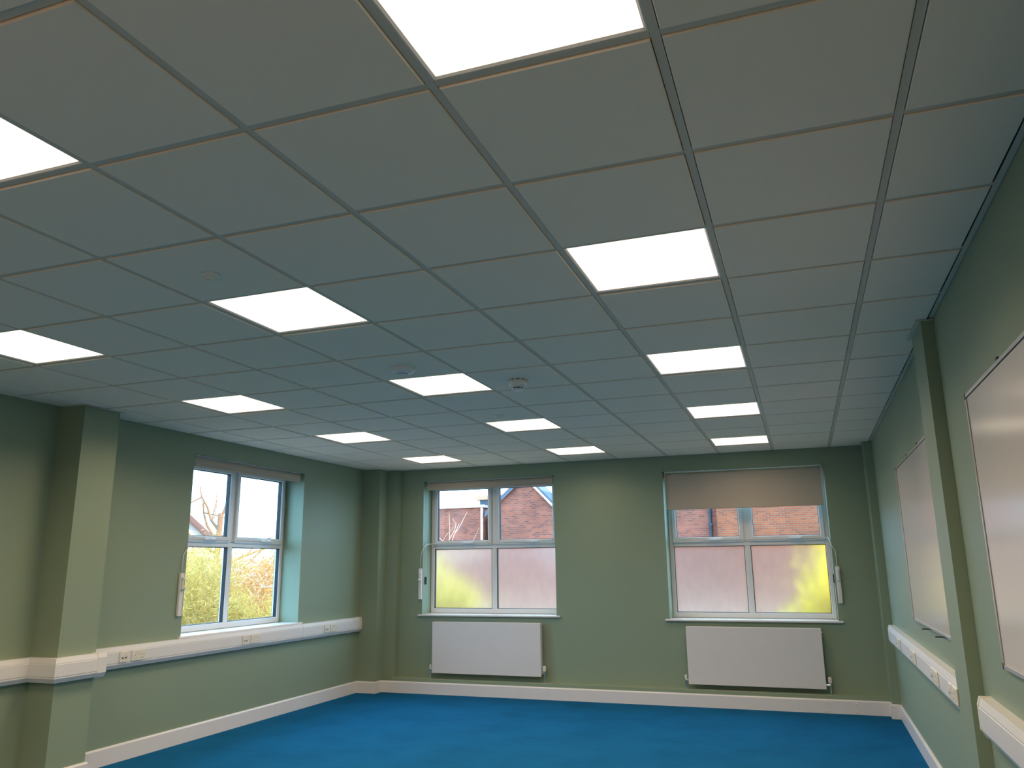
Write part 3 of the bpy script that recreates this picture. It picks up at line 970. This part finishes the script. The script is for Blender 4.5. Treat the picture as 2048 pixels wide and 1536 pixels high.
def whiteboard(y0, y1, z0, z1, label, clips):
    t = thing('whiteboard', label, 'whiteboard', (XR((y0 + y1) / 2), (y0 + y1) / 2, z0))

    def B(bm, d0, d1, a0, a1, c0, c1):
        """box that follows the slight skew of the wall"""
        vs = []
        for a in (a0, a1):
            for d in (d0, d1):
                for c in (c0, c1):
                    vs.append(bm.verts.new((XR(a) - d, a, c)))
        for f in ((0, 1, 3, 2), (4, 6, 7, 5), (0, 4, 5, 1), (2, 3, 7, 6), (0, 2, 6, 4), (1, 5, 7, 3)):
            bm.faces.new([vs[i] for i in f])
        bmesh.ops.recalc_face_normals(bm, faces=bm.faces)
        return bm
    f = 0.014
    obj('writing_surface', B(NB(), 0.004, 0.013, y0 + f, y1 - f, z0 + f, z1 - f), M['board'], t)
    obj('shadow_gap', B(NB(), 0.0135, 0.0142, y0 + f - 0.001, y0 + f + 0.003, z0 + f, z1 - f), M['dark'], t)
    bm = NB()
    B(bm, 0.0128, 0.0142, y1 - f - 0.003, y1 - f + 0.001, z0 + f, z1 - f); B(bm, 0.0128, 0.0142, y0 + f, y1 - f, z1 - f - 0.003, z1 - f + 0.001)
    obj('edge_line', bm, M['dark'], t)
    for a in ((y0, y1, z1 - f, z1), (y0, y1, z0, z0 + f), (y0, y0 + f, z0 + f, z1 - f), (y1 - f, y1, z0 + f, z1 - f)):
        obj('frame_rail', B(NB(), 0.001, 0.018, *a), M['alu'], t)
    for (a, c) in ((y0, z0), (y0, z1), (y1, z0), (y1, z1)):
        obj('corner_cap', B(NB(), 0.0008, 0.0195, a - 0.003 if a == y0 else a - 0.012, a + 0.012 if a == y0 else a + 0.003, c - 0.003 if c == z0 else c - 0.022, c + 0.022 if c == z0 else c + 0.003), M['black'], t)
    for yc in clips[0]:
        bm = NB(); B(bm, 0.0, 0.006, yc - 0.014, yc + 0.014, z1 + 0.0005, z1 + 0.024); B(bm, 0.0, 0.014, yc - 0.014, yc + 0.014, z1 + 0.0005, z1 + 0.006)
        obj('top_clip', bm, M['black'], t)
    for yc in clips[1]:
        bm = NB(); B(bm, 0.0, 0.055, yc - 0.010, yc + 0.010, z0 - 0.012, z0 - 0.005); B(bm, 0.0, 0.004, yc - 0.010, yc + 0.010, z0 - 0.016, z0 - 0.004)
        obj('tray_bracket', bm, M['black'], t)
    return t


whiteboard(3.49, 5.285, 1.078, 2.252, 'whiteboard partly hidden behind the green column', ((4.645, 4.04), (4.49, 3.87)))
whiteboard(0.41, 2.215, 1.083, 2.236, 'large whiteboard in front of the column, cut by the picture edge', ((1.613, 0.95), (1.55, 0.95)))

# ------------------------------------------------------------------ outside: buildings
GY = -0.35
t = thing('gabled_house', 'red brick gable wall with pale verge seen through the window with rolled-up blind', 'house', (-9.5, 32, -0.3))
gp = [(-11.55, 30, GY), (-6.6, 30, GY), (-6.6, 30, 1.73), (-10.01, 30, 5.21), (-11.55, 30, 3.86)]
obj('brick_gable', poly_prism(NB(), gp, (0, 1.3, 0)), M['brick'], t)
for (ax, az), (cx_, cz_) in (((-6.4, 1.53), (-10.01, 5.21)), ((-10.01, 5.21), (-11.80, 3.64))):
    bm = NB()
    poly_prism(bm, [(ax, 29.9, az + 0.02), (cx_, 29.9, cz_ + 0.02), (cx_, 29.9, cz_ + 0.15), (ax, 29.9, az + 0.15)], (0, 1.5, 0))
    obj('roof_slope', bm, M['slate'], t)
bm = NB()
poly_prism(bm, [(-6.4, 29.84, 1.45), (-10.01, 29.84, 5.13), (-10.01, 29.84, 5.24), (-6.4, 29.84, 1.56)], (0, 0.05, 0))
obj('barge_board', bm, M['stone'], t)
bm = NB()
poly_prism(bm, [(-10.01, 29.84, 5.13), (-11.80, 29.84, 3.56), (-11.80, 29.84, 3.67), (-10.01, 29.84, 5.24)], (0, 0.05, 0))
obj('barge_board', bm, M['slate'], t)

t = thing('brick_outbuilding', 'low flat-topped red brick building with pale edge beside the gable', 'building', (-14.5, 32, -0.3))
obj('brick_wall', bx(-19.0, -11.96, 30.0, 36.0, GY, 3.98), M['brick'], t)
obj('coping', bx(-19.1, -11.90, 29.92, 36.05, 3.98, 4.09), M['stone'], t)
obj('downpipe', tube(NB(), [(-11.98, 29.93, 3.95), (-11.98, 29.93, GY)], 0.05, 10), M['stone'], t)
obj('brick_return', bx(-11.95, -11.58, 30.6, 36.0, GY, 3.5), M['brick_sunlit'], t)
obj('hopper', bx(-11.86, -11.62, 30.35, 30.6, 2.5, 2.75, 0.02), M['lead'], t)
bm = NB()
poly_prism(bm, [(-13.62, 33.0, 4.57), (-12.2, 33.0, 4.57), (-12.2, 33.0, 4.78), (-13.5, 33.0, 4.74)], (0, 2.0, 0))
obj('dormer_roof', bm, M['rooftile'], t)
obj('dormer_wall', bx(-13.35, -12.2, 33.1, 35.0, 3.9, 4.57), M['lead'], t)

t = thing('brick_block', 'long red brick wall with dark downpipe seen below the half-lowered blind', 'building', (0, 32, -0.3))
obj('brick_wall', bx(-6.3, -2.2, 30.0, 37.0, GY, 6.0), M['brick'], t)
obj('brick_bay', bx(-2.17, 9.0, 29.55, 37.0, GY, 6.0), M['brick_sunlit'], t)
obj('downpipe', tube(NB(), [(-2.45, 29.93, 5.9), (-2.45, 29.93, GY)], 0.06, 10), M['lead'], t)
obj('pipe_bracket', bx(-2.53, -2.37, 29.86, 29.99, 2.95, 3.03), M['lead'], t)
obj('eaves', bx(-6.6, 9.3, 29.2, 37.2, 6.0, 6.2), M['stone'], t)

t = thing('distant_house', 'pinkish tiled roof of a house beyond the trees', 'house', (-33, 34, -0.3))
obj('house_wall', bx(-38, -30.5, 29.5, 35.2, GY, 3.2), M['render'], t)
bm = NB()
poly_prism(bm, [(-29.9, 35.6, 2.95), (-29.9, 32.3, 4.85), (-29.9, 29.0, 2.95), (-29.9, 29.0, 2.72), (-29.9, 32.3, 4.55), (-29.9, 35.6, 2.72)], (-8.6, 0, 0))
obj('tiled_roof', bm, M['pinkroof'], t)
bm = NB()
poly_prism(bm, [(-30.52, 35.2, 3.2), (-30.52, 32.3, 4.6), (-30.52, 29.5, 3.2)], (-7.4, 0, 0))
obj('gable_end', bm, M['render'], t)

# ------------------------------------------------------------------ outside: plants


def mesh_obj(name, verts, faces, mat, parent, stuff=False):
    me = bpy.data.meshes.new(name)
    me.from_pydata([tuple(v) for v in verts], [], faces)
    me.materials.append(mat)
    o = bpy.data.objects.new(name, me)
    C.objects.link(o)
    o.parent = parent
    if stuff:
        o['kind'] = 'stuff'
    return o


def leaves(rng, pts, size, aspect=1.7, slim=0.6):
    n = len(pts)
    d = rng.normal(size=(n, 3)); d /= np.linalg.norm(d, axis=1)[:, None]
    e = rng.normal(size=(n, 3)); e -= (e * d).sum(1)[:, None] * d; e /= np.linalg.norm(e, axis=1)[:, None]
    s = size * rng.uniform(0.6, 1.4, n)[:, None]
    a = pts - d * s * aspect; b = pts + e * s * slim; c = pts + d * s * aspect; f = pts - e * s * slim
    nrm = np.cross(d, e) * s * 0.25
    v = np.stack([a, b + nrm, c, f + nrm], 1).reshape(-1, 3)
    return v, [(4 * i, 4 * i + 1, 4 * i + 2, 4 * i + 3) for i in range(n)]


def branch_tree(bm, rng, base, direction, length, radius, depth, tips, up=0.15):
    pts = [Vector(base)]
    d = Vector(direction).normalized()
    n = 4
    for i in range(n):
        d = (d + Vector(rng.normal(size=3)) * 0.16 + Vector((0, 0, up * 0.3))).normalized()
        pts.append(pts[-1] + d * length / n)
    tube(bm, pts, [radius * (1 - 0.6 * i / n) for i in range(n + 1)], 5 if depth < 2 else 4, cap=False)
    tips.extend([pts[-1], pts[-2]])
    if depth == 0:
        return
    for k in range(rng.integers(2, 4) + (1 if depth > 2 else 0)):
        i = rng.integers(1, n + 1)
        nd = (d + Vector(rng.normal(size=3)) * 0.75).normalized()
        branch_tree(bm, rng, pts[i], nd, length * rng.uniform(0.55, 0.8), radius * 0.5, depth - 1, tips, up)


def shrub(name, label, loc, rad, height, leaf_mat, n_leaf, size, seed, group=None, stems=7, bark='bark', cat='shrub', clump=26, sd=0.20, aspect=1.7, slim=0.6, ymin=None):
    rng = np.random.default_rng(seed)
    t = thing(name, label, cat, loc, group)
    bm = NB(); tips = []
    for k in range(stems):
        a = 2 * math.pi * k / stems + rng.uniform(-0.4, 0.4)
        lean = rng.uniform(0.15, 0.9)
        branch_tree(bm, rng, Vector(loc) + Vector((math.cos(a) * 0.12, math.sin(a) * 0.12, 0)), (math.cos(a) * lean * rad / height, math.sin(a) * lean * rad / height, 1), height * 0.36, 0.024 * height / 2.4, 3, tips)
    if ymin is not None:                      # kept clear of the house wall
        for v_ in bm.verts:
            v_.co.y = max(v_.co.y, ymin)
    obj('branches', bm, M[bark], t)
    # leaves gather in clumps through a rounded crown
    cl = rng.normal(size=(clump, 3)); cl /= np.linalg.norm(cl, axis=1)[:, None]
    cl *= rng.uniform(0.35, 1.0, clump)[:, None]
    cl = cl * np.array([rad, rad, height * 0.48]) + np.array([0, 0, height * 0.52])
    idx = rng.integers(0, clump, n_leaf)
    p = cl[idx] + rng.normal(size=(n_leaf, 3)) * sd * rad
    p = p[p[:, 2] > 0.02]
    p = p[p[:, 2] < height * 1.04]
    if ymin is not None:
        p = p[p[:, 1] + loc[1] > ymin]
    v, f = leaves(rng, p, size, aspect, slim)
    mesh_obj('foliage', v, f, M[leaf_mat], t, True)
    return t


shrub('golden_shrub', 'sunlit golden shrub outside the frosted pane near the dark corner', (-4.40, 9.10, -0.3), 0.85, 2.05, 'leaf_lime', 5000, 0.035, 3, ymin=8.25)
shrub('yellow_shrub', 'bright yellow shrub glowing through the frosted pane by the whiteboard wall', (1.36, 8.78, -0.3), 0.55, 2.05, 'leaf_yellow', 6000, 0.035, 5, clump=34, sd=0.3, ymin=8.25)
bank = [((-10.2, 11.2, -0.3), 1.25, 2.35, 'leaf_green', 'yellow green shrub outside the side window, seen at the edge near the winder'),
        ((-10.9, 13.0, -0.3), 1.35, 2.20, 'leaf_brown', 'russet shrub in the middle of the side window view'),
        ((-11.6, 14.9, -0.3), 1.45, 2.45, 'leaf_gold', 'golden shrub behind the lower far pane of the side window'),
        ((-12.6, 16.9, -0.3), 1.45, 2.50, 'leaf_brown', 'russet shrub at the far edge of the side window view'),
        ((-13.4, 12.6, -0.3), 1.6, 2.75, 'leaf_gold', 'tall golden shrub behind the russet one outside the side window'),
        ((-14.4, 15.6, -0.3), 1.7, 2.75, 'leaf_green', 'tall yellow green shrub at the back of the side window view'),
        ((-8.6, 10.9, -0.3), 0.9, 1.35, 'leaf_green', 'low green shrub close below the side window'),
        ((-9.4, 13.4, -0.3), 1.1, 1.35, 'leaf_gold', 'low golden shrub in front of the russet one outside the side window')]
for k, (loc, r_, h_, lm, lab) in enumerate(bank):
    shrub('wild_shrub', lab, loc, r_, h_, lm, 8500, 0.021, 20 + k, 'sunlit shrubs outside the side window', 15, clump=60, sd=0.15, aspect=3.4, slim=0.35)


def bare_tree(label, loc, h, rad, seed, bark, lean=(0, 0, 1), depth=4, leafy=None):
    rng = np.random.default_rng(seed)
    t = thing('bare_tree', label, 'tree', loc)
    bm = NB(); tips = []
    tube(bm, [Vector(loc), Vector(loc) + Vector(lean) * h * 0.5, Vector(loc) + Vector(lean) * h], [rad, rad * 0.85, rad * 0.7], 10)
    obj('trunk', bm, M[bark], t)
    bm = NB()
    for k in range(6):
        d = Vector(rng.normal(size=3)); d.z = abs(d.z) * 0.6
        branch_tree(bm, rng, Vector(loc) + Vector(lean) * h * (0.45 + 0.1 * k), d, h * 0.55, rad * 0.45, depth - 1, tips, 0.1)
    obj('branches', bm, M[bark], t)
    if leafy:
        p = np.array([tuple(x) for x in tips]) - np.array(loc)
        p = np.repeat(p, 5, 0) + rng.normal(size=(len(p) * 5, 3)) * 0.12
        v, f = leaves(rng, p, 0.022)
        mesh_obj('foliage', v, f, M[leafy], t, True)
    return t


bare_tree('ivy brown tree trunk standing against the sky in the side window', (-15.0, 17.1, -0.3), 3.4, 0.11, 41, 'bark_brown', (0.01, 0.02, 1), 2, 'leaf_brown')
bare_tree('slim golden sapling outside the window by the dark corner', (-4.80, 9.9, -0.3), 1.85, 0.022, 52, 'bark', (0.02, 0.0, 1), 3)
bare_tree('pale leaning tree with bare branches across the side window', (-9.6, 14.6, -0.3), 1.7, 0.07, 44, 'bark', (0.05, -0.25, 0.95), 4)
